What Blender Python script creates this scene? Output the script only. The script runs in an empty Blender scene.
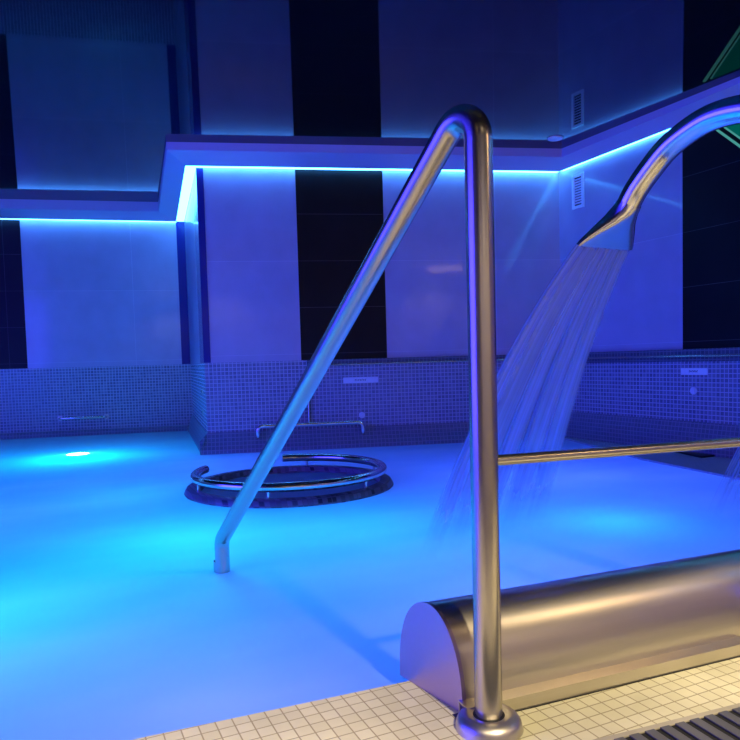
import bpy, bmesh, math, random
from mathutils import Vector, Matrix
random.seed(7)
scene = bpy.context.scene
COL = scene.collection
V = Vector
PI = math.pi

# ------------------------------------------------------------------ helpers
def link(o, parent=None):
    COL.objects.link(o)
    if parent is not None:
        o.parent = parent
    return o

def obj(name, bm, mat, parent=None, smooth=None, mw=None):
    bmesh.ops.recalc_face_normals(bm, faces=bm.faces)
    me = bpy.data.meshes.new(name)
    bm.to_mesh(me)
    bm.free()
    for m in (mat if isinstance(mat, (list, tuple)) else [mat]):
        me.materials.append(m)
    if smooth is not None:
        me.shade_smooth()
        me.set_sharp_from_angle(angle=math.radians(smooth))
    o = bpy.data.objects.new(name, me)
    if mw is not None:
        o.matrix_world = mw
    return link(o, parent)

def thing(name, label, cat, loc=(0, 0, 0), rotz=0.0, group=None, mw=None):
    o = bpy.data.objects.new(name, None)
    o.empty_display_size = .05
    if mw is not None:
        o.matrix_world = mw
    else:
        o.location = loc
        o.rotation_euler = (0, 0, rotz)
    tag(o, label, cat, group)
    return link(o)

def tag(o, label, cat, group=None, kind=None):
    o['label'] = label
    o['category'] = cat
    if group:
        o['group'] = group
    if kind:
        o['kind'] = kind
    return o

def struct(o, label=None, cat=None):
    o['kind'] = 'structure'
    if label:
        o['label'] = label
    if cat:
        o['category'] = cat
    return o

def box(bm, x0, x1, y0, y1, z0, z1, bev=0.0):
    r = bmesh.ops.create_cube(bm, size=1.0)
    vs = r['verts']
    for v in vs:
        v.co = V((x0 + (v.co.x + .5) * (x1 - x0), y0 + (v.co.y + .5) * (y1 - y0), z0 + (v.co.z + .5) * (z1 - z0)))
    if bev > 0:
        es = list({e for v in vs for e in v.link_edges})
        bmesh.ops.bevel(bm, geom=es, offset=bev, segments=3, profile=.5, affect='EDGES')
    return bm

def prism(bm, poly, z0, z1):
    """poly: plan polygon (x, y); z0, z1 floats or callables of (x, y)"""
    f0 = z0 if callable(z0) else (lambda x, y: z0)
    f1 = z1 if callable(z1) else (lambda x, y: z1)
    a = [bm.verts.new((x, y, f0(x, y))) for x, y in poly]
    b = [bm.verts.new((x, y, f1(x, y))) for x, y in poly]
    n = len(poly)
    bm.faces.new(a[::-1])
    bm.faces.new(b)
    for i in range(n):
        bm.faces.new((a[i], a[(i + 1) % n], b[(i + 1) % n], b[i]))
    return bm

def extr_y(bm, prof, y0, y1):
    """profile (x, z) extruded along local y"""
    a = [bm.verts.new((x, y0, z)) for x, z in prof]
    b = [bm.verts.new((x, y1, z)) for x, z in prof]
    n = len(prof)
    bm.faces.new(a)
    bm.faces.new(b[::-1])
    for i in range(n):
        bm.faces.new((a[i], b[i], b[(i + 1) % n], a[(i + 1) % n]))
    return bm

def fillet(pts, radii, n=10):
    pts = [V(p) for p in pts]
    out = [pts[0]]
    for i in range(1, len(pts) - 1):
        R = radii[i - 1] if isinstance(radii, (list, tuple)) else radii
        p, a, b = pts[i], (pts[i - 1] - pts[i]).normalized(), (pts[i + 1] - pts[i]).normalized()
        ang = a.angle(b)
        if R <= 0 or ang > PI - 1e-3:
            out.append(p)
            continue
        tl = R / math.tan(ang / 2)
        c = p + (a + b).normalized() * (R / math.sin(ang / 2))
        s, e = p + a * tl, p + b * tl
        u = (s - c).normalized()
        w = (e - c).normalized()
        tot = u.angle(w)
        for k in range(n + 1):
            t = k / n
            out.append(c + (u * math.sin((1 - t) * tot) + w * math.sin(t * tot)) / math.sin(tot) * R)
    out.append(pts[-1])
    return out

def sweep(bm, path, radius, seg=24, caps=True, closed=False, section=None):
    """tube along a path; radius: float or per-point list; section(i) -> list of (u, v) offsets"""
    P = [V(p) for p in path]
    n = len(P)
    T = []
    for i in range(n):
        if closed:
            t = P[(i + 1) % n] - P[i - 1]
        else:
            t = P[min(i + 1, n - 1)] - P[max(i - 1, 0)]
        T.append(t.normalized())
    up = V((0, 0, 1)) if abs(T[0].z) < .9 else V((1, 0, 0))
    N = (up - T[0] * up.dot(T[0])).normalized()
    rings = []
    for i in range(n):
        if i:
            N = N - T[i] * N.dot(T[i])
            N.normalize()
        Bn = T[i].cross(N)
        if section:
            sec = section(i)
        else:
            r = radius[i] if isinstance(radius, (list, tuple)) else radius
            sec = [(r * math.cos(2 * PI * k / seg), r * math.sin(2 * PI * k / seg)) for k in range(seg)]
        rings.append([bm.verts.new(P[i] + N * u + Bn * v) for u, v in sec])
    m = len(rings[0])
    last = n if closed else n - 1
    for i in range(last):
        A, B = rings[i], rings[(i + 1) % n]
        for k in range(m):
            bm.faces.new((A[k], A[(k + 1) % m], B[(k + 1) % m], B[k]))
    if caps and not closed:
        bm.faces.new(rings[0][::-1])
        bm.faces.new(rings[-1])
    return bm

def lathe(bm, prof, seg=48, c=(0, 0, 0)):
    """closed profile of (r, z) spun about z"""
    rings = []
    for k in range(seg):
        a = 2 * PI * k / seg
        rings.append([bm.verts.new((c[0] + r * math.cos(a), c[1] + r * math.sin(a), c[2] + z)) for r, z in prof])
    m = len(prof)
    for k in range(seg):
        A, B = rings[k], rings[(k + 1) % seg]
        for i in range(m):
            try:
                bm.faces.new((A[i], B[i], B[(i + 1) % m], A[(i + 1) % m]))
            except ValueError:
                pass
    bmesh.ops.remove_doubles(bm, verts=bm.verts, dist=1e-6)
    return bm

def disc_y(bm, cx, cz, r, y0, y1, seg=32, bev=0.0):
    pr = [(cx + r * math.cos(2 * PI * k / seg), cz + r * math.sin(2 * PI * k / seg)) for k in range(seg)]
    return extr_y(bm, pr, y0, y1)

def frame(origin, xdir):
    """local x along xdir, z up, local y = z cross x"""
    x = V((xdir[0], xdir[1], 0)).normalized()
    y = V((0, 0, 1)).cross(x)
    M = Matrix(((x.x, y.x, 0, origin[0]), (x.y, y.y, 0, origin[1]), (0, 0, 1, origin[2] if len(origin) > 2 else 0), (0, 0, 0, 1)))
    return M

# ------------------------------------------------------------------ materials
def new_mat(name):
    m = bpy.data.materials.new(name)
    m.use_nodes = True
    nt = m.node_tree
    for n in list(nt.nodes):
        nt.nodes.remove(n)
    out = nt.nodes.new('ShaderNodeOutputMaterial')
    return m, nt, out

def N(nt, typ, **kw):
    n = nt.nodes.new(typ)
    for k, v in kw.items():
        if k in n.inputs:
            n.inputs[k].default_value = v
        else:
            setattr(n, k, v)
    return n

def bsdf(nt, out, color, rough, metal=0.0, spec=.5):
    p = N(nt, 'ShaderNodeBsdfPrincipled')
    p.inputs['Base Color'].default_value = (*color, 1)
    p.inputs['Roughness'].default_value = rough
    p.inputs['Metallic'].default_value = metal
    p.inputs['Specular IOR Level'].default_value = spec
    nt.links.new(p.outputs[0], out.inputs[0])
    return p

def ramp(nt, fac, stops):
    r = N(nt, 'ShaderNodeValToRGB')
    e = r.color_ramp.elements
    while len(e) < len(stops):
        e.new(.5)
    for i, (p, c) in enumerate(stops):
        e[i].position = p
        e[i].color = (*c, 1)
    nt.links.new(fac, r.inputs[0])
    return r

def plain(name, color, rough, metal=0.0, spec=.5, var=0.0, nscale=8):
    m, nt, out = new_mat(name)
    p = bsdf(nt, out, color, rough, metal, spec)
    if var:
        tc = N(nt, 'ShaderNodeTexCoord')
        no = N(nt, 'ShaderNodeTexNoise', Scale=nscale, Detail=5.0)
        nt.links.new(tc.outputs['Object'], no.inputs['Vector'])
        r = ramp(nt, no.outputs[0], [(.3, tuple(c * (1 - var) for c in color)), (.7, tuple(min(1, c * (1 + var)) for c in color))])
        nt.links.new(r.outputs[0], p.inputs['Base Color'])
    return m

def steel(name, color, rough, stretch=(1, 1, 60), amount=.12):
    """brushed stainless steel"""
    m, nt, out = new_mat(name)
    p = bsdf(nt, out, color, rough, 1.0)
    tc = N(nt, 'ShaderNodeTexCoord')
    mp = N(nt, 'ShaderNodeMapping')
    mp.inputs['Scale'].default_value = stretch
    no = N(nt, 'ShaderNodeTexNoise', Scale=6.0, Detail=6.0)
    nt.links.new(tc.outputs['Object'], mp.inputs[0])
    nt.links.new(mp.outputs[0], no.inputs['Vector'])
    mr = N(nt, 'ShaderNodeMapRange')
    mr.inputs['To Min'].default_value = max(.03, rough - amount)
    mr.inputs['To Max'].default_value = rough + amount
    nt.links.new(no.outputs[0], mr.inputs[0])
    nt.links.new(mr.outputs[0], p.inputs['Roughness'])
    r = ramp(nt, no.outputs[0], [(.3, tuple(c * .97 for c in color)), (.7, color)])
    nt.links.new(r.outputs[0], p.inputs['Base Color'])
    return m

def tiles(name, c1, c2, grout, pitch, gw, rough, axes='XZ', bump=.3, w=None, var_noise=0.0, rough_grout=.8, rot=0.0):
    """square mosaic in object coordinates on the plane named by axes"""
    m, nt, out = new_mat(name)
    p = bsdf(nt, out, c1, rough)
    tc = N(nt, 'ShaderNodeTexCoord')
    vec = tc.outputs['Object']
    if rot:
        mp = N(nt, 'ShaderNodeMapping')
        mp.inputs['Rotation'].default_value = (0, 0, rot)
        nt.links.new(vec, mp.inputs[0])
        vec = mp.outputs[0]
    sx = N(nt, 'ShaderNodeSeparateXYZ')
    cx = N(nt, 'ShaderNodeCombineXYZ')
    nt.links.new(vec, sx.inputs[0])
    nt.links.new(sx.outputs[axes[0]], cx.inputs['X'])
    nt.links.new(sx.outputs[axes[1]], cx.inputs['Y'])
    br = N(nt, 'ShaderNodeTexBrick')
    br.offset = 0
    br.squash = 1
    br.inputs['Color1'].default_value = (*c1, 1)
    br.inputs['Color2'].default_value = (*c2, 1)
    br.inputs['Mortar'].default_value = (*grout, 1)
    br.inputs['Scale'].default_value = 1
    br.inputs['Mortar Size'].default_value = gw
    br.inputs['Mortar Smooth'].default_value = .2
    br.inputs['Bias'].default_value = 0
    br.inputs['Brick Width'].default_value = w or pitch
    br.inputs['Row Height'].default_value = pitch
    nt.links.new(cx.outputs[0], br.inputs['Vector'])
    col = br.outputs['Color']
    if var_noise:
        no = N(nt, 'ShaderNodeTexNoise', Scale=5.0, Detail=8.0)
        nt.links.new(tc.outputs['Object'], no.inputs['Vector'])
        r = ramp(nt, no.outputs[0], [(.3, (1 - var_noise,) * 3), (.7, (1, 1, 1))])
        mx = N(nt, 'ShaderNodeMix', data_type='RGBA', blend_type='MULTIPLY')
        mx.inputs['Factor'].default_value = 1
        nt.links.new(col, mx.inputs['A'])
        nt.links.new(r.outputs[0], mx.inputs['B'])
        col = mx.outputs['Result']
    nt.links.new(col, p.inputs['Base Color'])
    mr = N(nt, 'ShaderNodeMapRange')
    mr.inputs['To Min'].default_value = rough
    mr.inputs['To Max'].default_value = rough_grout
    nt.links.new(br.outputs['Fac'], mr.inputs[0])
    nt.links.new(mr.outputs[0], p.inputs['Roughness'])
    if bump:
        b = N(nt, 'ShaderNodeBump')
        b.invert = True
        b.inputs['Strength'].default_value = bump
        b.inputs['Distance'].default_value = .002
        nt.links.new(br.outputs['Fac'], b.inputs['Height'])
        nt.links.new(b.outputs[0], p.inputs['Normal'])
    return m

def emit(name, color, strength):
    m, nt, out = new_mat(name)
    e = N(nt, 'ShaderNodeEmission')
    e.inputs['Color'].default_value = (*color, 1)
    e.inputs['Strength'].default_value = strength
    nt.links.new(e.outputs[0], out.inputs[0])
    return m

LED = (.10, .60, 1.0)
M = {}
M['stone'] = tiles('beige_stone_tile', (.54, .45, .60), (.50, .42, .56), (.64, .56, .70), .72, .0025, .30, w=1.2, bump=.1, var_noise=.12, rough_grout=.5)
pb = M['stone'].node_tree.nodes['Principled BSDF']     # polished finish
pb.inputs['Coat Weight'].default_value = .5
pb.inputs['Coat Roughness'].default_value = .07
M['dark'] = tiles('dark_wood_tile', (.007, .005, .007), (.010, .007, .009), (.10, .09, .11), .36, .0016, .42, w=3.0, bump=.1, var_noise=.4, rough_grout=.5)
M['dark'].node_tree.nodes['Principled BSDF'].inputs['Specular IOR Level'].default_value = .22
M['mosaic'] = tiles('grey_mosaic', (.20, .19, .27), (.30, .29, .37), (.62, .58, .68), .030, .0028, .25, bump=.3)
M['mosaic_y'] = tiles('grey_mosaic_side', (.20, .19, .27), (.30, .29, .37), (.62, .58, .68), .030, .0028, .25, bump=.3)
M['plinth'] = tiles('dark_mosaic', (.16, .17, .22), (.2, .21, .27), (.34, .34, .38), .030, .003, .3)
M['ledge'] = tiles('ledge_mosaic', (.06, .06, .10), (.09, .09, .14), (.20, .20, .25), .030, .003, .3)
M['deck'] = tiles('cream_deck_mosaic', (.84, .79, .54), (.76, .71, .46), (.44, .38, .22), .0302, .0014, .45, axes='XY', bump=.5, var_noise=.22)
M['wet'] = tiles('wet_mosaic', (.34, .40, .50), (.38, .44, .54), (.46, .5, .58), .030, .002, .12, axes='XY', bump=.1)
M['island'] = tiles('island_mosaic', (.02, .022, .04), (.30, .30, .38), (.2, .2, .25), .024, .002, .3, axes='XZ')
M['glass'] = plain('dark_glass_tile', (.03, .03, .19), .12, spec=.12)
M['soffit'] = plain('soffit_paint', (.60, .47, .66), .55)
M['ceiling'] = plain('black_gloss_ceiling', (.004, .004, .006), .035, spec=.62)
M['ceiling'].node_tree.nodes['Principled BSDF'].inputs['Specular Tint'].default_value = (.55, .70, 1.0, 1)
M['steel'] = steel('brushed_steel', (.53, .49, .42), .25, (30, 30, 30), .008)
M['polish'] = steel('polished_steel', (.78, .75, .71), .16, (6, 6, 6), .03)
M['plate'] = steel('end_plate_steel', (.50, .40, .46), .42, (20, 20, 20), .03)
M['sheet'] = steel('sheet_steel', (.63, .585, .50), .29, (1.0, 60, 60), .008)
M['flange'] = steel('cast_steel', (.60, .56, .50), .38, (4, 4, 4), .06)
M['rubber'] = plain('black_rubber', (.008, .008, .01), .5)
M['grate'] = plain('drain_grate_plastic', (.10, .10, .105), .4, var=.2)
M['gframe'] = plain('grate_frame_plastic', (.42, .38, .28), .5, var=.2)
M['void'] = plain('drain_channel', (.01, .01, .01), .8)
M['white'] = plain('white_plastic', (.92, .92, .95), .4)
M['ink'] = plain('dark_ink', (.05, .05, .09), .6)
M['basin'] = tiles('basin_mosaic', (.7, .78, .85), (.65, .74, .82), (.8, .84, .88), .05, .003, .4, axes='XY')
M['rear'] = plain('rear_wall_plaster', (.62, .55, .44), .6, var=.1, nscale=3)
M['led'] = emit('led_strip', (.06, .38, 1.0), 14)
M['poollamp'] = emit('pool_lamp', (.25, .85, 1.0), 14)
M['panel'] = emit('warm_panel', (1.0, .62, .30), 11)
M['downlamp'] = emit('warm_lamp', (1.0, .70, .36), 30)
M['green'] = emit('green_backlit_glass', (.0, .10, .085), 1.0)
M['greenedge'] = emit('green_glass_edge', (.06, .30, .28), 1.0)

# water body: aerated, milky water that lets light from below through
def water_mat():
    m, nt, out = new_mat('milky_water')
    df = N(nt, 'ShaderNodeBsdfDiffuse')
    tr = N(nt, 'ShaderNodeBsdfTranslucent')
    tc = N(nt, 'ShaderNodeTexCoord')
    mp = N(nt, 'ShaderNodeMapping')
    mp.inputs['Scale'].default_value = (.9, 1.6, 1)
    no = N(nt, 'ShaderNodeTexNoise', Scale=1.3, Detail=3.0, Roughness=.45)
    nt.links.new(tc.outputs['Object'], mp.inputs[0])
    nt.links.new(mp.outputs[0], no.inputs['Vector'])
    r1 = ramp(nt, no.outputs[0], [(.3, (.22, .34, .80)), (.72, (.50, .58, .92))])
    nt.links.new(r1.outputs[0], df.inputs[0])
    r2 = ramp(nt, no.outputs[0], [(.3, (.55, .80, .95)), (.72, (.85, .92, 1.0))])
    nt.links.new(r2.outputs[0], tr.inputs[0])
    mx = N(nt, 'ShaderNodeMixShader')
    mx.inputs[0].default_value = .55
    nt.links.new(df.outputs[0], mx.inputs[1])
    nt.links.new(tr.outputs[0], mx.inputs[2])
    gl = N(nt, 'ShaderNodeBsdfGlossy')
    gl.inputs['Roughness'].default_value = .33
    fr = N(nt, 'ShaderNodeFresnel')
    fr.inputs[0].default_value = 1.2
    m2 = N(nt, 'ShaderNodeMixShader')
    nt.links.new(fr.outputs[0], m2.inputs[0])
    nt.links.new(mx.outputs[0], m2.inputs[1])
    nt.links.new(gl.outputs[0], m2.inputs[2])
    bp = N(nt, 'ShaderNodeBump')
    bp.inputs['Strength'].default_value = .15
    bp.inputs['Distance'].default_value = .03
    nt.links.new(no.outputs[0], bp.inputs['Height'])
    for s in (df, gl):
        nt.links.new(bp.outputs[0], s.inputs['Normal'])
    nt.links.new(m2.outputs[0], out.inputs[0])
    return m
M['water'] = water_mat()

def jet_mat():
    """falling water smoothed by a long exposure: streaky, half see-through"""
    m, nt, out = new_mat('falling_water')
    df = N(nt, 'ShaderNodeBsdfDiffuse')
    df.inputs[0].default_value = (.46, .54, 1, 1)
    tl = N(nt, 'ShaderNodeBsdfTranslucent')
    tl.inputs[0].default_value = (.48, .56, 1, 1)
    gl = N(nt, 'ShaderNodeBsdfGlossy')
    gl.inputs['Roughness'].default_value = .3
    tp = N(nt, 'ShaderNodeBsdfTransparent')
    a = N(nt, 'ShaderNodeMixShader')
    a.inputs[0].default_value = .5
    nt.links.new(df.outputs[0], a.inputs[1])
    nt.links.new(tl.outputs[0], a.inputs[2])
    b = N(nt, 'ShaderNodeMixShader')
    b.inputs[0].default_value = .12
    nt.links.new(a.outputs[0], b.inputs[1])
    nt.links.new(gl.outputs[0], b.inputs[2])
    uv = N(nt, 'ShaderNodeUVMap')
    uv.uv_map = 'UVMap'
    mp = N(nt, 'ShaderNodeMapping')
    mp.inputs['Scale'].default_value = (2.6, .35, 1)
    no = N(nt, 'ShaderNodeTexNoise', Scale=2.2, Detail=3.0)
    nt.links.new(uv.outputs[0], mp.inputs[0])
    nt.links.new(mp.outputs[0], no.inputs['Vector'])
    mr = N(nt, 'ShaderNodeMapRange')
    mr.inputs['From Min'].default_value = .35
    mr.inputs['From Max'].default_value = .65
    mr.inputs['To Min'].default_value = .55
    mr.inputs['To Max'].default_value = 1.0
    nt.links.new(no.outputs[0], mr.inputs[0])
    c = N(nt, 'ShaderNodeMixShader')
    # thinner towards the sides of each strand and where it breaks up above the pool
    sp = N(nt, 'ShaderNodeSeparateXYZ')
    nt.links.new(uv.outputs[0], sp.inputs[0])
    fr = N(nt, 'ShaderNodeMath', operation='FRACT')
    nt.links.new(sp.outputs['X'], fr.inputs[0])
    pp = N(nt, 'ShaderNodeMath', operation='PINGPONG')
    pp.inputs[1].default_value = .5
    nt.links.new(fr.outputs[0], pp.inputs[0])
    e1 = N(nt, 'ShaderNodeMapRange', interpolation_type='SMOOTHSTEP')
    e1.inputs['From Max'].default_value = .32
    nt.links.new(pp.outputs[0], e1.inputs[0])
    e2 = N(nt, 'ShaderNodeMapRange', interpolation_type='SMOOTHSTEP')
    e2.inputs['From Min'].default_value = 1.0
    e2.inputs['From Max'].default_value = .70
    nt.links.new(sp.outputs['Y'], e2.inputs[0])
    m1 = N(nt, 'ShaderNodeMath', operation='MULTIPLY')
    m2 = N(nt, 'ShaderNodeMath', operation='MULTIPLY')
    nt.links.new(e1.outputs[0], m1.inputs[0]); nt.links.new(e2.outputs[0], m1.inputs[1])
    nt.links.new(m1.outputs[0], m2.inputs[0]); nt.links.new(mr.outputs[0], m2.inputs[1])
    nt.links.new(m2.outputs[0], c.inputs[0])
    nt.links.new(tp.outputs[0], c.inputs[1])
    nt.links.new(b.outputs[0], c.inputs[2])
    nt.links.new(c.outputs[0], out.inputs[0])
    return m
M['jet'] = jet_mat()

# ------------------------------------------------------------------ plan of the room
D = V((.96097, -.27664, 0))            # direction of the back wall
NB = V((-.27664, -.96097, 0))          # its normal, towards the pool
B0 = V((1.0184, 5.3545, 0))            # back wall origin
L0 = V((-.360, 7.750, 0))              # recess wall origin
DL = V((.979, -.204, 0)).normalized()
NL = V((DL.y, -DL.x, 0))
SD = V((.128, .9918, 0)).normalized()  # direction of the side wall of the projecting block
XR = 3.852                             # right wall
ZM = .668                              # top of the mosaic
ZS = 2.138                              # underside of the soffit
ZW = -.03                              # water level
def bw(s, off=0.0):
    return B0 + D * s + NB * off
def lw(s, off=0.0):
    return L0 + DL * s + NL * off
C = bw(.062)                            # corner of the block
# end of the side wall on the recess wall
def isect(p, d, q, e):
    den = d.x * e.y - d.y * e.x
    t = ((q.x - p.x) * e.y - (q.y - p.y) * e.x) / den
    return p + d * t
CL = isect(C, SD, L0, DL)
CR = isect(B0, D, V((XR, 0, 0)), V((0, 1, 0)))
SB_END = (CR - B0).dot(D)
SL_END = (CL - L0).dot(DL)
LEN_S = (CL - C).length
XL = -3.2                              # left wall of the hall, outside the picture
PL = isect(L0, DL, V((XL, 0, 0)), V((0, 1, 0)))
SL_START = (PL - L0).dot(DL)
YB = -2.6                              # wall behind the camera
def zc(x, y):
    """ceiling: very slightly rising away from the deck"""
    return 2.245 + .020 * (.419 * x + .908 * y - 5.0)

# walls: local frames: x along the wall, local -y = towards the pool for back walls
FB = frame((B0.x, B0.y, 0), D)         # local y = away from the pool
FL = frame((L0.x, L0.y, 0), DL)
FS = frame((C.x, C.y, 0), SD)          # local y = to the left (towards the recess)
FR = frame((XR, CR.y, 0), (0, -1))     # local x runs towards the camera, local y = +x (into the wall)
ZTOP = 2.40
CH = .108                              # corner glass

bm = bmesh.new(); box(bm, CH - .02, SB_END + .12, 0, .12, ZM, ZTOP)
wall_back = struct(obj('wall_back', bm, M['stone'], mw=FB), 'pale stone tiled wall behind the pool with one dark panel', 'wall')
def child(name, bm, mat, parent, smooth=None):
    return obj(name, bm, mat, parent, smooth)
bm = bmesh.new(); box(bm, .062, SB_END + .12, 0, .12, -1.1, ZM)
child('mosaic_band', bm, M['mosaic'], wall_back)
bm = bmesh.new(); box(bm, .80, 1.482, -.004, .02, ZM + .002, ZTOP - .01)
child('dark_panel', bm, M['dark'], wall_back)

bm = bmesh.new(); box(bm, SL_START, SL_END + .1, 0, .12, ZM, ZTOP)
wall_left = struct(obj('wall_left', bm, M['stone'], mw=FL), 'pale tiled wall at the back of the recess on the left', 'wall')
bm = bmesh.new(); box(bm, SL_START, SL_END + .1, 0, .12, -1.1, ZM)
child('mosaic_band', bm, M['mosaic'], wall_left)
bm = bmesh.new(); box(bm, -.62, .163, -.004, .02, ZM + .002, ZTOP - .01)
child('dark_panel', bm, M['dark'], wall_left)
bm = bmesh.new(); box(bm, SL_END - .085, SL_END, -.008, .02, ZM + .002, ZTOP - .01)
child('glass_strip', bm, M['glass'], wall_left)

bm = bmesh.new(); box(bm, .02, LEN_S, -.12, 0, ZM, ZTOP)
wall_side = struct(obj('wall_side', bm, M['stone'], mw=FS), 'narrow side face of the projecting wall block', 'wall')
bm = bmesh.new(); box(bm, 0.0, LEN_S, -.12, 0, -1.1, ZM)
child('mosaic_band', bm, M['mosaic_y'], wall_side)
# dark glass strip cut across the corner of the block
g0, g1 = bw(CH), C + SD * .42
bm = bmesh.new()
SN = V((-SD.y, SD.x, 0))                # side wall normal, towards the recess
c_out = C + SN * .006 + NB * .006
q = [g0 + NB * .006, c_out, g1 + SN * .006, g1 - SN * .03, C + V((.04, .05, 0)), g0 - NB * .03]
prism(bm, [(p.x, p.y) for p in q], ZM + .002, ZTOP - .01)
cg = obj('corner_glass', bm, M['glass'])
cg.parent = wall_side
cg.matrix_parent_inverse = FS.inverted()

bm = bmesh.new(); box(bm, 0, CR.y - YB, 0, .12, ZM, ZTOP)
wall_right = struct(obj('wall_right', bm, M['stone'], mw=FR), 'tiled wall on the right with a large black panel', 'wall')
bm = bmesh.new(); box(bm, 0, CR.y - YB, 0, .12, -1.1, ZM)
child('mosaic_band', bm, M['mosaic'], wall_right)
bm = bmesh.new(); box(bm, CR.y - 3.32, CR.y - 1.2, -.004, .02, ZM + .002, ZTOP - .01)
child('dark_panel', bm, M['dark'], wall_right)

bm = bmesh.new(); box(bm, XL - .12, XL, YB, PL.y, -1.1, ZTOP)
struct(obj('wall_far_left', bm, M['stone']), 'tiled wall closing the hall outside the picture', 'wall')
bm = bmesh.new(); box(bm, XL, XR, YB - .12, YB, -.1, ZTOP)
struct(obj('wall_rear', bm, M['rear']), 'warm plaster wall behind the camera', 'wall')

# plinths at the foot of the walls
def plinth(M4, x0, x1, off, z1, sgn=-1):
    bm = bmesh.new()
    prof = [(0, z1), (sgn * .012, z1), (sgn * .03, z1 * .55), (sgn * off, .0), (sgn * off, -.3), (0, -.3)]
    a = [bm.verts.new((x0[0] if i < 2 else x0[1], y, z)) for i, (y, z) in enumerate(prof)]
    b = [bm.verts.new((x1, y, z)) for y, z in prof]
    n = len(prof)
    bm.faces.new(a); bm.faces.new(b[::-1])
    for i in range(n):
        bm.faces.new((a[i], b[i], b[(i + 1) % n], a[(i + 1) % n]))
    return bm
struct(obj('baseboard_back', plinth(FB, (.062, .005), SB_END - .005, .062, .13), M['plinth'], mw=FB), 'dark mosaic plinth along the foot of the back wall', 'plinth')
bm = plinth(FS, (0, -.06), LEN_S - .06, .055, .13, 1)
struct(obj('baseboard_side', bm, M['plinth'], mw=FS), 'dark mosaic plinth along the side of the wall block', 'plinth')
struct(obj('baseboard_left', plinth(FL, (SL_START, SL_START), SL_END - .06, .03, .03), M['plinth'], mw=FL), 'dark mosaic edge along the recess wall', 'plinth')
struct(obj('baseboard_right', plinth(FR, (.0, .0), CR.y - 1.3, .03, .19), M['plinth'], mw=FR), 'dark mosaic plinth along the foot of the right wall', 'plinth')

# ledge trims on top of the mosaic
bm = bmesh.new(); box(bm, .84, SB_END - .03, -.03, 0, ZM - .042, ZM + .003, .003)
tr = struct(obj('trim_1', bm, M['ledge'], mw=FB), 'dark mosaic ledge under the stone tiles of the back wall', 'ledge')
bm = bmesh.new(); sweep(bm, [(.86, -.036, ZM - .04), (SB_END - .05, -.036, ZM - .04)], .006, 12)
child('steel_edge', bm, M['steel'], tr, 40)
bm = bmesh.new(); box(bm, .0, CR.y - 1.3, -.03, 0, ZM - .08, ZM + .003, .003)
tr = struct(obj('trim_2', bm, M['ledge'], mw=FR), 'dark mosaic ledge along the right wall', 'ledge')
bm = bmesh.new(); sweep(bm, [(.05, -.036, ZM - .045), (CR.y - 1.35, -.036, ZM - .045)], .006, 12)
child('steel_edge', bm, M['steel'], tr, 40)

# ------------------------------------------------------------------ ceiling and soffit
bm = bmesh.new()
prism(bm, [(XL - .2, YB - .2), (XR + .2, YB - .2), (XR + .2, 8.9), (XL - .2, 8.9)], lambda x, y: zc(x, y), lambda x, y: zc(x, y) + .2)
struct(obj('ceiling', bm, M['ceiling']), 'black high-gloss stretch ceiling mirroring the walls', 'ceiling')

GAP = .06
def soff_poly():
    # outer line, from the left end round to the right wall, then the inner line back
    so_d = (V((1.04, 7.034, 0)) - V((.831, 5.15, 0))).normalized()
    so_p = V((.831, 5.15, 0))
    o1 = isect(lw(0, .275), DL, so_p, so_d)
    o0 = isect(lw(0, .275), DL, V((XL + .01, 0, 0)), V((0, 1, 0)))
    o2 = isect(bw(0, .27), D, so_p, so_d)
    xo = XR - .168
    o3 = isect(bw(0, .27), D, V((xo, 0, 0)), V((0, 1, 0)))
    o4 = V((xo, -1.5, 0))
    xi = XR - GAP * .6
    i4 = V((xi, -1.5, 0))
    i3 = isect(bw(0, GAP), D, V((xi, 0, 0)), V((0, 1, 0)))
    sp = C - V((SD.y, -SD.x, 0)) * .085
    i2 = isect(bw(0, GAP), D, sp, SD)
    i1 = isect(lw(0, GAP), DL, sp, SD)
    i0 = isect(lw(0, GAP), DL, V((XL + .01, 0, 0)), V((0, 1, 0)))
    return [o0, o1, o2, o3, o4], [i0, i1, i2, i3, i4]
so, si = soff_poly()
bm = bmesh.new()
ZO = 2.19                              # outer lip: the underside slopes down to the slot
vo = [[bm.verts.new((p.x, p.y, z)) for p in so] for z in (ZO, zc(so[2].x, so[2].y) + .09)]
vi = [[bm.verts.new((p.x, p.y, z)) for p in si] for z in (ZS, zc(so[2].x, so[2].y) + .09)]
for k in range(4):
    bm.faces.new((vo[0][k], vo[0][k + 1], vi[0][k + 1], vi[0][k]))
    bm.faces.new((vo[1][k], vo[1][k + 1], vi[1][k + 1], vi[1][k]))
    bm.faces.new((vo[0][k], vo[0][k + 1], vo[1][k + 1], vo[1][k]))
    bm.faces.new((vi[0][k], vi[0][k + 1], vi[1][k + 1], vi[1][k]))
bm.faces.new((vo[0][0], vi[0][0], vi[1][0], vo[1][0]))
bm.faces.new((vo[0][4], vi[0][4], vi[1][4], vo[1][4]))
struct(obj('trim_3', bm, M['soffit']), 'painted soffit running under the ceiling edge with hidden lighting', 'soffit')

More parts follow.
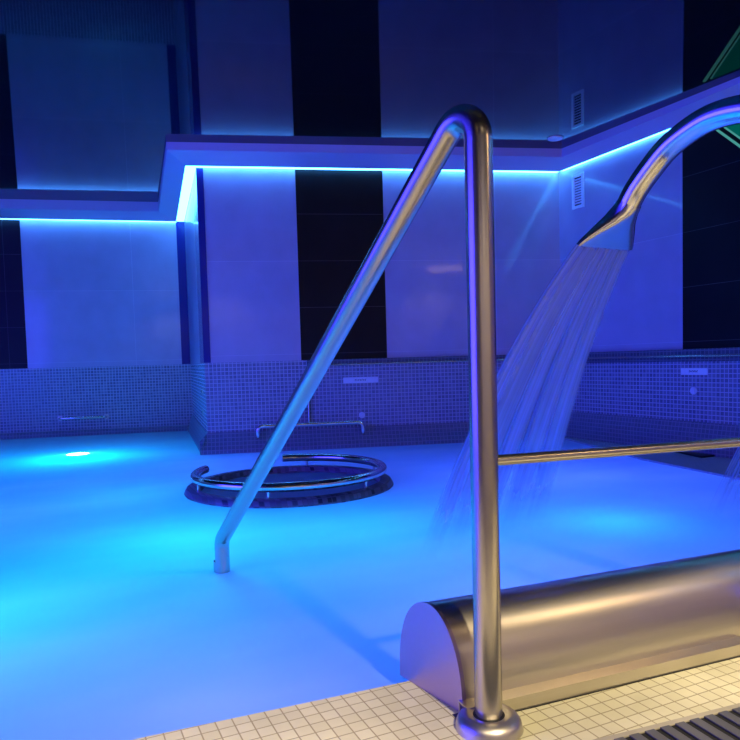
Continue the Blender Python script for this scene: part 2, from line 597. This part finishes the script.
# LED strips inside the slot, one per run
runs = [('led_strip', 0, 'glowing cyan light strip in the slot above the recess wall'),
        ('led_strip', 1, 'glowing cyan light strip in the short slot on the side of the wall block'),
        ('led_strip', 2, 'glowing cyan light strip in the slot above the back wall'),
        ('led_strip', 3, 'glowing cyan light strip in the slot above the right wall')]
for nm, k, lb in runs:
    a, b = si[k], si[k + 1]
    dr = (b - a).normalized()
    nrm = V((-dr.y, dr.x, 0))                  # towards the wall
    if k == 1:
        pass
    a2, b2 = a + dr * (0.06 if k == 0 else 0.002), b - dr * (0.002 if k in (0, 2) else 0.066)
    wd = .034 if k == 3 else (.080 if k == 1 else .056)
    q = [a2 + nrm * .002, b2 + nrm * .002, b2 + nrm * wd, a2 + nrm * wd]
    bm = bmesh.new()
    prism(bm, [(p.x, p.y) for p in q], ZS + .0015, ZS + .020)
    tag(obj(nm, bm, M['led']), lb, 'light strip', 'light strips in the soffit slot')

# ------------------------------------------------------------------ pool, deck
ANG = -.062
def edge_y(x):
    return 1.2525 + math.tan(ANG) * x
bm = bmesh.new()
prism(bm, [(XL, YB), (XR, YB), (XR, edge_y(XR)), (XL, edge_y(XL))], -.14, 0)
floor = obj('floor', bm, M['deck'])
M['deck'].node_tree.nodes  # mosaic follows the pool edge
struct(floor, 'cream mosaic deck at the near side of the pool', 'floor')

pool_poly = [(XL, edge_y(XL)), (XR, edge_y(XR)), (XR, CR.y), (C.x, C.y), (CL.x, CL.y), (PL.x, PL.y)]
bm = bmesh.new(); prism(bm, pool_poly, -1.2, -1.08)
struct(obj('floor_2', bm, M['basin']), 'pale tiled bottom of the pool under the milky water', 'floor')
bm = bmesh.new()
prism(bm, [(XL, edge_y(XL) - .2), (XR, edge_y(XR) - .2), (XR, edge_y(XR)), (XL, edge_y(XL))], -1.2, -.14)
struct(obj('wall_pool', bm, M['basin']), 'pool wall below the deck edge', 'wall')

def inset(poly, d):
    c = sum((V((x, y, 0)) for x, y in poly), V()) / len(poly)
    return poly
e = .002
wp = [(XL + e, edge_y(XL) + e), (XR - e, edge_y(XR) + e), (XR - e, CR.y - e), (C.x - e, C.y - e * 2), (CL.x - e, CL.y - e), (PL.x + e, PL.y - e)]
bm = bmesh.new(); prism(bm, wp, -1.07, ZW)
water = struct(obj('water', bm, M['water']), 'milky blue pool water lit from below', 'water')

# low wet ledge along the right wall
bm = bmesh.new()
prism(bm, [(3.86, 4.52), (3.80, 4.50), (3.40, 3.25), (3.12, 1.6), (3.10, 1.1), (3.86, 1.1)], -.3, -.018)
struct(obj('floor_3', bm, M['wet']), 'low wet mosaic ledge at water level along the right wall', 'ledge')

# ------------------------------------------------------------------ hand rail
P0 = V((.6715, .992, 0))
RT = V((-.1473, .9891, 0))
def rp(s, z):
    return P0 + RT * s + V((0, 0, z))
hr = thing('pool_handrail', 'tall brushed steel handrail rising from the deck and sloping down into the water', 'handrail', P0)
def rel(o_, root):
    return [V(p) - root.location for p in o_]
path = fillet([rp(0, .0), rp(0, 1.115), rp(1.266, .0755), rp(1.276, -.55)], [.047, .05], 14)
bm = bmesh.new(); sweep(bm, rel(path, hr), .0240, 40)
obj('rail_tube', bm, M['steel'], hr, 50)
bm = bmesh.new()
pr = [(.0245, -.004), (.0245, .022)]
for k in range(9):
    a = PI / 2 * k / 8
    pr.append((.036 + .022 * math.sin(a), .006 + .020 * math.cos(a)))
pr += [(.060, .0), (.060, -.004)]
lathe(bm, pr, 56)
obj('base_flange', bm, M['flange'], hr, 40)
# bead ring where the tube meets the flange
bm = bmesh.new(); lathe(bm, [(.0238, .016), (.0285, .016), (.0285, .023), (.0238, .0245)], 48)
obj('collar', bm, M['rubber'], hr, 40)
bm = bmesh.new(); sweep(bm, rel([rp(1.2755, .006), rp(1.2758, -.2)], hr), .0262, 32)
obj('lower_sleeve', bm, M['steel'], hr, 40)
E0, E1 = V((.690, .991, .4715)), V((1.46, .948, .4605))
bm = bmesh.new(); sweep(bm, rel([E0, E1], hr), .0098, 24)
obj('crossbar', bm, M['steel'], hr, 40)
bm = bmesh.new(); sweep(bm, rel([E1 + V((0, 0, .55)), E1 * 1 - V((0, 0, E1.z - .004))], hr), .024, 32)
obj('end_post', bm, M['steel'], hr, 40)

# ------------------------------------------------------------------ stainless cover on the deck edge
rot_deck = ANG
cv = thing('pool_cover_housing', 'half-round brushed steel housing lying along the edge of the deck', 'cover housing', (.642, 1.147, 0), rot_deck)
# local x along the housing, local y across (front = -y)
a_, b_ = .095, .1775
prof = []
for k in range(41):
    th = PI * k / 40
    u = math.cos(th)
    z = math.sin(th)
    prof.append((-a_ * u, b_ * (z ** (.92 if u > 0 else .74))))          # from front (-y) over the top to the back
LH = .88
SK = -.215                                            # the end face is cut a little askew
bm = bmesh.new()
def skew(y): return SK * y
A_ = [bm.verts.new((.004 + skew(y), y, max(z, .0005))) for y, z in prof]
B_ = [bm.verts.new((LH, y, max(z, .0005))) for y, z in prof]
for i in range(40):
    bm.faces.new((A_[i], B_[i], B_[i + 1], A_[i + 1]))
bm.faces.new((A_[0], A_[-1], B_[-1], B_[0]))
bm.faces.new(A_[::-1]); bm.faces.new(B_)
obj('curved_shell', bm, M['sheet'], cv, 30)
bm = bmesh.new()
A_ = [bm.verts.new((-.002 + skew(y), y * 1.012, max(z * 1.008, .0005))) for y, z in prof]
B_ = [bm.verts.new((.006 + skew(y), y * 1.012, max(z * 1.008, .0005))) for y, z in prof]
for i in range(40):
    bm.faces.new((A_[i], B_[i], B_[i + 1], A_[i + 1]))
bm.faces.new((A_[0], A_[-1], B_[-1], B_[0]))
bm.faces.new(A_[::-1]); bm.faces.new(B_)
bmesh.ops.bevel(bm, geom=[e_ for e_ in bm.edges if len(e_.link_faces) == 2 and e_.calc_face_angle(0) > 1.2], offset=.0015, segments=2, affect='EDGES')
obj('end_plate', bm, M['plate'], cv, 30)
# square channel along the front foot, open at its end
bm = bmesh.new()
y0, y1, z1, t = -.126, -.092, .026, .003
prof2 = [(y0, .001), (y1, .001), (y1, z1), (y0, z1)]
prof3 = [(y0 + t, .001 + t), (y1 - t, .001 + t), (y1 - t, z1 - t), (y0 + t, z1 - t)]
x0, x1 = .012, .71
vo0 = [bm.verts.new((x0, y, z)) for y, z in prof2]; vo1 = [bm.verts.new((x1, y, z)) for y, z in prof2]
vi0 = [bm.verts.new((x0, y, z)) for y, z in prof3]; vi1 = [bm.verts.new((x1, y, z)) for y, z in prof3]
for i in range(4):
    j = (i + 1) % 4
    bm.faces.new((vo0[i], vo1[i], vo1[j], vo0[j]))
    bm.faces.new((vi0[i], vi0[j], vi1[j], vi1[i]))
    bm.faces.new((vo0[i], vo0[j], vi0[j], vi0[i]))
    bm.faces.new((vo1[i], vi1[i], vi1[j], vo1[j]))
obj('front_channel', bm, M['sheet'], cv)
bm = bmesh.new(); box(bm, .0, .72, -.1285, -.090, .0, .0016)
obj('foot_shade', bm, M['rubber'], cv)  # thin black strip drawing the shadow line under the front channel

# ------------------------------------------------------------------ overflow grate at the deck corner
gr = thing('overflow_grate', 'dark slatted drain grate sunk in the cream mosaic deck', 'drain grate', (.80, .872, 0), ANG - .03)
bm = bmesh.new()
box(bm, -.5, 1.2, -.012, .0, -.012, .004, .001)
box(bm, -.5, 1.2, -.262, -.25, -.012, .004, .001)
obj('grate_frame', bm, M['gframe'], gr)
bm = bmesh.new(); box(bm, -.5, 1.2, -.25, -.012, .0004, .0012)
obj('drain_channel', bm, M['void'], gr)
nsl = 52
bm = bmesh.new()
for i in range(nsl):
    x = -.49 + i * .0325
    s0 = len(bm.verts)
    box(bm, x, x + .0200, -.25, -.012, .0012, .0050, .0015)
obj('slats', bm, M['grate'], gr)

# ------------------------------------------------------------------ swan-neck water cannons and their water
JETN = [0]
def cannon(base, label, group):
    t = V((-.1, .995, 0)).normalized()
    n = V((t.y, -t.x, 0))                      # to the right seen along the flow
    root = thing('water_cannon', label, 'water spout', base, 0, group)
    def cp(s, z): return t * s + V((0, 0, z))
    pts = [cp(0, .0), cp(0, .95), cp(.018, 1.08), cp(.075, 1.185), cp(.15, 1.24), cp(.234, 1.262), cp(.31, 1.266), cp(.374, 1.252), cp(.442, 1.223), cp(.501, 1.177), cp(.549, 1.131), cp(.578, 1.092)]
    # smooth the swan neck
    def cr(p0, p1, p2, p3, u):
        return .5 * ((2 * p1) + (p2 - p0) * u + (2 * p0 - 5 * p1 + 4 * p2 - p3) * u * u + (3 * p1 - p0 - 3 * p2 + p3) * u ** 3)
    path = []
    for i in range(len(pts) - 1):
        p0 = pts[max(i - 1, 0)]; p3 = pts[min(i + 2, len(pts) - 1)]
        m_ = 1 if i == 0 else 7
        for k in range(m_):
            path.append(cr(p0, pts[i], pts[i + 1], p3, k / m_) if i else pts[0].lerp(pts[1], k / m_))
    path.append(pts[-1])
    bm = bmesh.new(); sweep(bm, path, .0350, 40)
    obj('swan_neck_pipe', bm, M['polish'], root, 50)
    bm = bmesh.new(); lathe(bm, [(.0345, -.004), (.0345, .02), (.042, .02), (.062, .008), (.068, .003), (.068, -.004)], 48)
    obj('base_flange', bm, M['flange'], root, 30)
    # flattened fan nozzle
    d = (cp(.668, .980) - cp(.578, 1.092)).normalized()
    up = n.cross(d)
    bm = bmesh.new()
    rings = []
    st = [(-.012, .0356, .0356), (.012, .0372, .0350), (.045, .055, .028), (.085, .087, .018), (.125, .116, .0100), (.138, .122, .0085)]
    o_ = cp(.578, 1.090)
    sg = 48
    for dist, hw, ht in st:
        pw = 2.0 + max(0, dist) * 30
        rg = []
        for k in range(sg):
            a = 2 * PI * k / sg
            ca, sa = math.cos(a), math.sin(a)
            u = math.copysign(abs(ca) ** (2 / pw), ca) * hw
            v = math.copysign(abs(sa) ** (2 / pw), sa) * ht
            rg.append(bm.verts.new(o_ + d * dist + n * u + up * v))
        rings.append(rg)
    for A, B in zip(rings, rings[1:]):
        for k in range(sg):
            bm.faces.new((A[k], A[(k + 1) % sg], B[(k + 1) % sg], B[k]))
    # inner lip
    lip = [bm.verts.new(o_ + d * .137 + (v.co - (o_ + d * .138)) * .9) for v in rings[-1]]
    deep = [bm.verts.new(o_ + d * .10 + (v.co - (o_ + d * .138)) * .8) for v in rings[-1]]
    for A, B in ((rings[-1], lip), (lip, deep)):
        for k in range(sg):
            bm.faces.new((A[k], A[(k + 1) % sg], B[(k + 1) % sg], B[k]))
    bm.faces.new(deep)
    bm.faces.new(rings[0][::-1])
    obj('fan_nozzle', bm, M['polish'], root, 40)
    tip = V(base) + o_ + d * .142
    return root, tip, n, t

def jet(tip, n, strands, label, group, land):
    """falling sheet made of flattened strands; strands: (u0, u1, width0, width1, thick)"""
    root = thing('falling_water', label, 'water jet', (tip.x, tip.y, ZW), 0, group)
    for (u0, land_pt, w0, w1, th) in strands:
        st_ = tip + n * u0
        en = V((land_pt[0], land_pt[1], ZW - .01))
        steps = 28
        path = []
        for i in range(steps + 1):
            q = i / steps
            p = st_.lerp(en, q)
            p.z = st_.z + (en.z - st_.z) * (.66 * q + .34 * q * q)
            path.append(p - root.location)
        bm = bmesh.new()
        uvl = bm.loops.layers.uv.new('UVMap')
        sg = 28
        rings = []
        hor = (en - st_); hor.z = 0
        for i, p in enumerate(path):
            q = i / steps
            tan = (path[min(i + 1, steps)] - path[max(i - 1, 0)]).normalized()
            side = (n - tan * n.dot(tan)).normalized()
            nor = tan.cross(side)
            w = w0 + (w1 - w0) * q
            h_ = th * (1 + 2.2 * q)
            rings.append([bm.verts.new(p + side * (w * math.cos(2 * PI * k / sg)) + nor * (h_ * math.sin(2 * PI * k / sg))) for k in range(sg)])
        off = random.randint(0, 9)
        for i in range(steps):
            for k in range(sg):
                f = bm.faces.new((rings[i][k], rings[i][(k + 1) % sg], rings[i + 1][(k + 1) % sg], rings[i + 1][k]))
                us = [.002 + .996 * (math.cos(2 * PI * kk / sg) * .5 + .5) + off for kk in (k, k + 1, k + 1, k)]
                vs = [i / steps, i / steps, (i + 1) / steps, (i + 1) / steps]
                for lp, uu, vv in zip(f.loops, us, vs):
                    lp[uvl].uv = (uu, vv)
        bm.faces.new(rings[0][::-1]); bm.faces.new(rings[-1])
        obj('water_strand', bm, M['jet'], root, 60)
    return root

B1 = V((1.645, .99, 0))
root1, tip1, n1, t1 = cannon(B1, 'curved polished steel spout pouring water into the pool behind the handrail', 'swan-neck water spouts')
str1 = [(-.105, (1.13, 2.03), .022, .045, .006), (-.060, (1.23, 2.05), .045, .080, .006), (-.010, (1.40, 2.12), .030, .060, .005),
        (.040, (1.56, 2.17), .040, .070, .006), (.085, (1.70, 2.20), .035, .080, .005)]
jet(tip1, n1, str1, 'sheet of falling water between the handrail and the curved spout', 'water falling from the spouts', None)
SH = V((1.30, -.07, 0))
root2, tip2, n2, t2 = cannon(B1 + SH, 'second curved steel spout standing beyond the right edge of the photo', 'swan-neck water spouts')
jet(tip2, n2, [(u, (p[0] + SH.x, p[1] + SH.y), a, b, c) for u, p, a, b, c in str1], 'faint second sheet of falling water at the right edge near the ledge', 'water falling from the spouts', None)

# ------------------------------------------------------------------ round spa island in the water
IC = V((1.177, 3.63, 0))
isl = thing('spa_island', 'round mosaic pool island ringed by an open steel handrail', 'pool island', IC)
bm = bmesh.new()
lathe(bm, [(.568, -.9), (.570, -.028), (.560, -.006), (.545, .004), (.50, .004), (.47, -.05), (.47, -.9)], 72)
obj('mosaic_drum', bm, M['island'], isl, 40)
a0, a1 = math.radians(141), math.radians(360 + 77)
ZR = .058
path = [V((.513 * math.cos(a0 + (a1 - a0) * k / 90), .513 * math.sin(a0 + (a1 - a0) * k / 90), ZR)) for k in range(91)]
bm = bmesh.new(); sweep(bm, path, .0235, 28)
obj('ring_rail', bm, M['polish'], isl, 50)
for ang in (60, 0, 300, 240, 185, 150):
    a = math.radians(ang)
    bm = bmesh.new(); sweep(bm, [(.513 * math.cos(a), .513 * math.sin(a), .0), (.513 * math.cos(a), .513 * math.sin(a), ZR - .01)], .008, 14)
    obj('rail_support', bm, M['polish'], isl, 40)

# ------------------------------------------------------------------ small wall fittings
def grab_bar(M4, x0, x1, z, out, r, label, drop=.0, skirt=True):
    root = thing('grab_bar', label, 'grab bar', mw=M4 @ Matrix.Translation((x0, 0, z)))
    w = x1 - x0
    bm = bmesh.new()
    p = fillet([(0, 0, -drop), (0, -out, -drop), (0, -out, 0), (w, -out, 0), (w, -out, -drop), (w, 0, -drop)], [r * 1.6, .04, .04, r * 1.6], 8) if drop else \
        fillet([(0, 0, 0), (0, -out, 0), (w, -out, 0), (w, 0, 0)], r * 2.2, 8)
    sweep(bm, p, r, 18)
    obj('bar', bm, M['polish'], root, 50)
    for x in (0, w):
        bm = bmesh.new(); disc_y(bm, x, -drop, r * 2.0, -.008, 0)
        obj('wall_flange', bm, M['flange'], root, 30)
    return root
# bar on the back wall (drooping bent ends) and the riser pipe above it
grab_bar(FB, .445, 1.262, .172, .07, .0155, 'long steel grab bar with bent ends low on the back wall mosaic', .085)
grab_bar(FL, .44, .88, .155, .06, .0135, 'short steel grab bar on the mosaic of the left recess wall')
bm = bmesh.new(); sweep(bm, [(.846, -.016, .165), (.846, -.016, ZM - .045)], .010, 16)
rs = obj('riser_pipe', bm, M['steel'], None, 40, FB)
tag(rs, 'thin vertical steel pipe rising from the grab bar on the back wall', 'pipe')

def sign(M4, x0, x1, z0, z1, label):
    root = thing('wall_sign', label, 'sign', mw=M4 @ Matrix.Translation((x0, 0, z0)), group='small signs on the mosaic')
    w, h = x1 - x0, z1 - z0
    bm = bmesh.new(); box(bm, 0, w, -.006, 0, 0, h, .001)
    obj('sign_plate', bm, M['white'], root)
    bm = bmesh.new()
    lw_ = w * .34 / 7
    for i in range(7):                         # short dark word, too small to read
        x = w * .33 + i * lw_
        hh = h * (.26 if i % 3 else .32)
        box(bm, x, x + lw_ * .28, -.0075, -.006, h * .5 - hh / 2, h * .5 + hh / 2)
        box(bm, x + lw_ * .2, x + lw_ * .78, -.0075, -.006, h * .5 - (.02 if i % 2 else -.1) * h, h * .5 - (.02 if i % 2 else -.1) * h + h * .07)
    obj('lettering', bm, M['ink'], root)
    return root
sign(FB, 1.125, 1.405, .477, .525, 'white sign strip on the mosaic below the dark panel of the back wall')
sign(FR, CR.y - 3.335, CR.y - 3.13, .50, .545, 'pale sign strip on the right wall mosaic under the black panel')

def button(M4, x, z, label):
    root = thing('jet_button', label, 'button', mw=M4 @ Matrix.Translation((x, 0, z)), group='round wall buttons')
    bm = bmesh.new(); disc_y(bm, 0, 0, .025, -.008, 0)
    obj('rim', bm, M['white'], root, 30)
    bm = bmesh.new(); disc_y(bm, 0, 0, .016, -.014, -.008)
    obj('push_cap', bm, M['white'], root, 30)
    return root
button(FB, 1.267, .222, 'round white push button above the grab bar on the back wall')
button(FR, CR.y - 3.235, .395, 'round pale push button under the sign on the right wall')
for z in (.436, .265):
    root = thing('wall_nozzle', 'upper small dark water nozzle on the side of the wall block' if z > .3 else 'lower small dark water nozzle on the side of the wall block', 'nozzle',
                 mw=FS @ Matrix.Translation((.33 if z > .3 else .40, 0, z)), group='nozzles on the block side')
    bm = bmesh.new(); disc_y(bm, 0, 0, .024, 0, .008)
    obj('ring', bm, M['flange'], root, 30)
    bm = bmesh.new(); disc_y(bm, 0, 0, .014, .008, .011)
    obj('orifice', bm, M['rubber'], root, 30)

# vent on the right wall
vx0, vx1 = CR.y - 4.375, CR.y - 4.243
vt = thing('wall_vent', 'small white louvred air vent on the right wall beside the inner corner', 'vent', mw=FR @ Matrix.Translation((vx0, 0, 1.808)))
vw, vh = vx1 - vx0, .268
bm = bmesh.new()
fw_ = .024
box(bm, 0, fw_, -.012, 0, 0, vh, .002); box(bm, vw - fw_, vw, -.012, 0, 0, vh, .002)
box(bm, fw_, vw - fw_, -.012, 0, 0, fw_, .002); box(bm, fw_, vw - fw_, -.012, 0, vh - fw_, vh, .002)
obj('vent_frame', bm, M['white'], vt)
bm = bmesh.new(); box(bm, fw_, vw - fw_, -.001, 0, fw_, vh - fw_)
obj('vent_opening', bm, M['rubber'], vt)
for i in range(10):
    z = fw_ + .012 + i * (vh - 2 * fw_ - .016) / 10
    bm = bmesh.new()
    vs = [bm.verts.new(c) for c in ((fw_, -.010, z + .010), (vw - fw_, -.010, z + .010), (vw - fw_, -.002, z), (fw_, -.002, z))]
    f = bm.faces.new(vs)
    ex = bmesh.ops.extrude_face_region(bm, geom=[f])
    bmesh.ops.translate(bm, verts=[v for v in ex['geom'] if isinstance(v, bmesh.types.BMVert)], vec=(0, 0, .0025))
    obj('louvre', bm, M['white'], vt)

# green backlit panel high on the black wall panel
FG = FR @ Matrix.Translation((CR.y - 3.155, 0, 2.115))
gp = thing('green_glass_panel', 'green backlit glass panel with pale slanted edge on the black wall panel', 'lit panel', mw=FG)
bm = bmesh.new()
extr_y(bm, [(.06, .0), (1.2, .0), (1.2, -1.0), (1.12, -1.0)], -.018, -.005)
obj('glass', bm, M['green'], gp)
for off in (0.0, .055):
    bm = bmesh.new()
    th_ = .009
    extr_y(bm, [(off + .0, 0), (off + th_ * 1.6, 0), (off + 1.08 + th_ * 1.6, -1.0), (off + 1.08, -1.0)], -.022, -.002)
    obj('edge_strip', bm, M['greenedge'], gp)

# small ceiling lamp close to the inner corner
zl = zc(3.42, 4.07)
cl = thing('ceiling_spotlight', 'small unlit round spotlight set in the glossy ceiling near the inner corner', 'spotlight', (3.45, 4.10, zl))
bm = bmesh.new(); lathe(bm, [(.03, -.002), (.05, -.010), (.056, -.006), (.056, .0), (.03, .0)], 40)
obj('trim_ring', bm, M['white'], cl, 40)
bm = bmesh.new(); lathe(bm, [(.0001, -.003), (.031, -.003), (.031, 0), (.0001, 0)], 32)
obj('lens', bm, M['white'], cl, 40)

# black mat-like grate on the wet ledge
bm = bmesh.new(); prism(bm, [(3.815, 3.46), (3.70, 3.05), (3.815, 3.05)], -.018, -.008)
tag(obj('ledge_grate', bm, M['rubber']), 'black drain cover on the wet ledge at the foot of the right wall', 'drain cover')

# ------------------------------------------------------------------ lamps
def point(name, loc, color, power, r=.05):
    l = bpy.data.lights.new(name, 'POINT')
    l.color = color
    l.energy = power
    l.shadow_soft_size = r
    o = bpy.data.objects.new(name, l)
    o.location = loc
    return link(o)
def spot(name, loc, target, color, power, ang, blend=.6, r=.04):
    l = bpy.data.lights.new(name, 'SPOT')
    l.color = color
    l.energy = power
    l.spot_size = math.radians(ang)
    l.spot_blend = blend
    l.shadow_soft_size = r
    o = bpy.data.objects.new(name, l)
    o.location = loc
    o.rotation_euler = (V(target) - V(loc)).to_track_quat('-Z', 'Y').to_euler()
    return link(o)
CY = (.0, .50, 1.0)
BL = (.06, .12, 1.0)  # colour of the added submerged fill that spreads blue through the pool
pool_lamps = [((.17, 5.98, -.085), CY, 2.5, .05), ((.15, 5.72, -.33), CY, 66, .1), ((-1.1, 5.9, -.4), CY, 30, .1),
              ((-.30, 2.15, -.50), CY, 24, .1), ((.42, 2.75, -.50), CY, 24, .1), ((1.15, 2.55, -.50), CY, 12, .1),
              ((2.05, 2.10, -.30), CY, 6.0, .1), ((-1.2, 3.9, -.55), CY, 28, .1), ((.35, 3.9, -.5), CY, 10, .1),
              ((2.6, 3.0, -.8), BL, 75, .15), ((1.0, 4.6, -.8), BL, 35, .15), ((1.2, 1.9, -.8), BL, 45, .15), ((-.4, 3.8, -.8), BL, 40, .15)]
for p, c, e_, r in pool_lamps:
    point('pool_light', p, c, e_, r)

# lamp lens seen just under the surface near the recess wall
lamp = thing('underwater_lamp', 'bright round pool lamp under the water near the recess wall', 'pool lamp', (.17, 5.985, -.05))
bm = bmesh.new(); lathe(bm, [(.0001, .0225), (.05, .0225), (.085, .0205), (.085, .0), (.0001, .0)], 40)
obj('lens', bm, M['poollamp'], lamp, 40)

WARM = (1.0, .83, .55)
for i, (x, y) in enumerate(((.75, -.65), (1.75, -.75), (-.45, -.35))):
    z = zc(x, y)
    lb = ('warm downlight over the deck beside the handrail', 'warm downlight over the deck beside the spout', 'warm downlight over the left end of the deck')[i]
    d_ = thing('ceiling_downlight', lb, 'downlight', (x, y, z), 0, 'warm downlights over the deck')
    bm = bmesh.new(); lathe(bm, [(.036, -.012), (.055, -.010), (.058, 0), (.036, 0)], 36)
    obj('trim_ring', bm, M['white'], d_, 40)
    bm = bmesh.new(); lathe(bm, [(.0001, -.004), (.036, -.004), (.036, 0), (.0001, 0)], 32)
    obj('lens', bm, M['downlamp'], d_, 40)
    spot('deck_spot', (x, y, z - .03), (x + .05, y + 1.25, 0), WARM, (255, 290, 260)[i], 52, .9)
px_, py_ = 2.83, -1.05
lp = thing('ceiling_light_panel', 'warm rectangular ceiling light over the right end of the deck behind the camera', 'ceiling light', (px_, py_, zc(px_, py_)))
bm = bmesh.new(); box(bm, -.30, .30, -.25, .25, -.022, .0, .002)
obj('housing', bm, M['white'], lp)
bm = bmesh.new(); box(bm, -.27, .27, -.22, .22, -.026, -.022)
obj('diffuser', bm, M['panel'], lp)
# added warm spots on the wall behind the camera, for reflections in the steel
for x in (-1.5, .5, 2.5):
    spot('rear_wash', (x, YB + .7, zc(x, YB) - .05), (x, YB, .9), WARM, 62, 120, .8, .08)

def area(name, loc, target, color, power, sx, sy):
    l = bpy.data.lights.new(name, 'AREA')
    l.shape = 'RECTANGLE'
    l.size = sx
    l.size_y = sy
    l.color = color
    l.energy = power
    o = bpy.data.objects.new(name, l)
    o.location = loc
    o.rotation_euler = (V(target) - V(loc)).to_track_quat('-Z', 'Y').to_euler()
    return link(o)

w = bpy.data.worlds.new('night')
scene.world = w
w.use_nodes = True
w.node_tree.nodes['Background'].inputs[0].default_value = (.02, .02, .2, 1)
w.node_tree.nodes['Background'].inputs[1].default_value = .02

# added ambient fill from the unseen left side, not a fitting of the hall
area('blue_fill', (XL + .15, 2.5, 1.05), (3.0, 2.6, 1.0), (.040, .03, 1.0), 220, 3.6, 2.0)

# ------------------------------------------------------------------ camera
f_px, px0, py0 = 690.0, 370.0, 400.0
pitch, roll, yaw = math.radians(3.2338), math.radians(-1.5810), math.radians(24.7804)
fw = V((math.sin(yaw) * math.cos(pitch), math.cos(yaw) * math.cos(pitch), -math.sin(pitch)))
rt = V((math.cos(yaw), -math.sin(yaw), 0))
up = rt.cross(fw)
Rv = rt * math.cos(roll) + up * math.sin(roll)
Uv = rt * -math.sin(roll) + up * math.cos(roll)
cam = bpy.data.cameras.new('camera')
cam.sensor_fit = 'HORIZONTAL'
cam.sensor_width = 36
cam.lens = f_px / 740 * 36
cam.shift_y = (py0 - 370) / 740
cam.clip_start = .02
co = bpy.data.objects.new('camera', cam)
link(co)
bk = -fw
co.matrix_world = Matrix(((Rv.x, Uv.x, bk.x, 0), (Rv.y, Uv.y, bk.y, 0), (Rv.z, Uv.z, bk.z, .65), (0, 0, 0, 1)))
scene.camera = co

scene.view_settings.view_transform = 'Standard'
scene.view_settings.look = 'None'
scene.view_settings.gamma = 1
scene.view_settings.use_curve_mapping = False
scene.view_settings.exposure = 0
scene.cycles.use_denoising = True
scene.cycles.max_bounces = 10
scene.cycles.diffuse_bounces = 4
scene.cycles.transparent_max_bounces = 16
scene.cycles.sample_clamp_indirect = 4
scene.cycles.caustics_reflective = False
scene.cycles.caustics_refractive = False
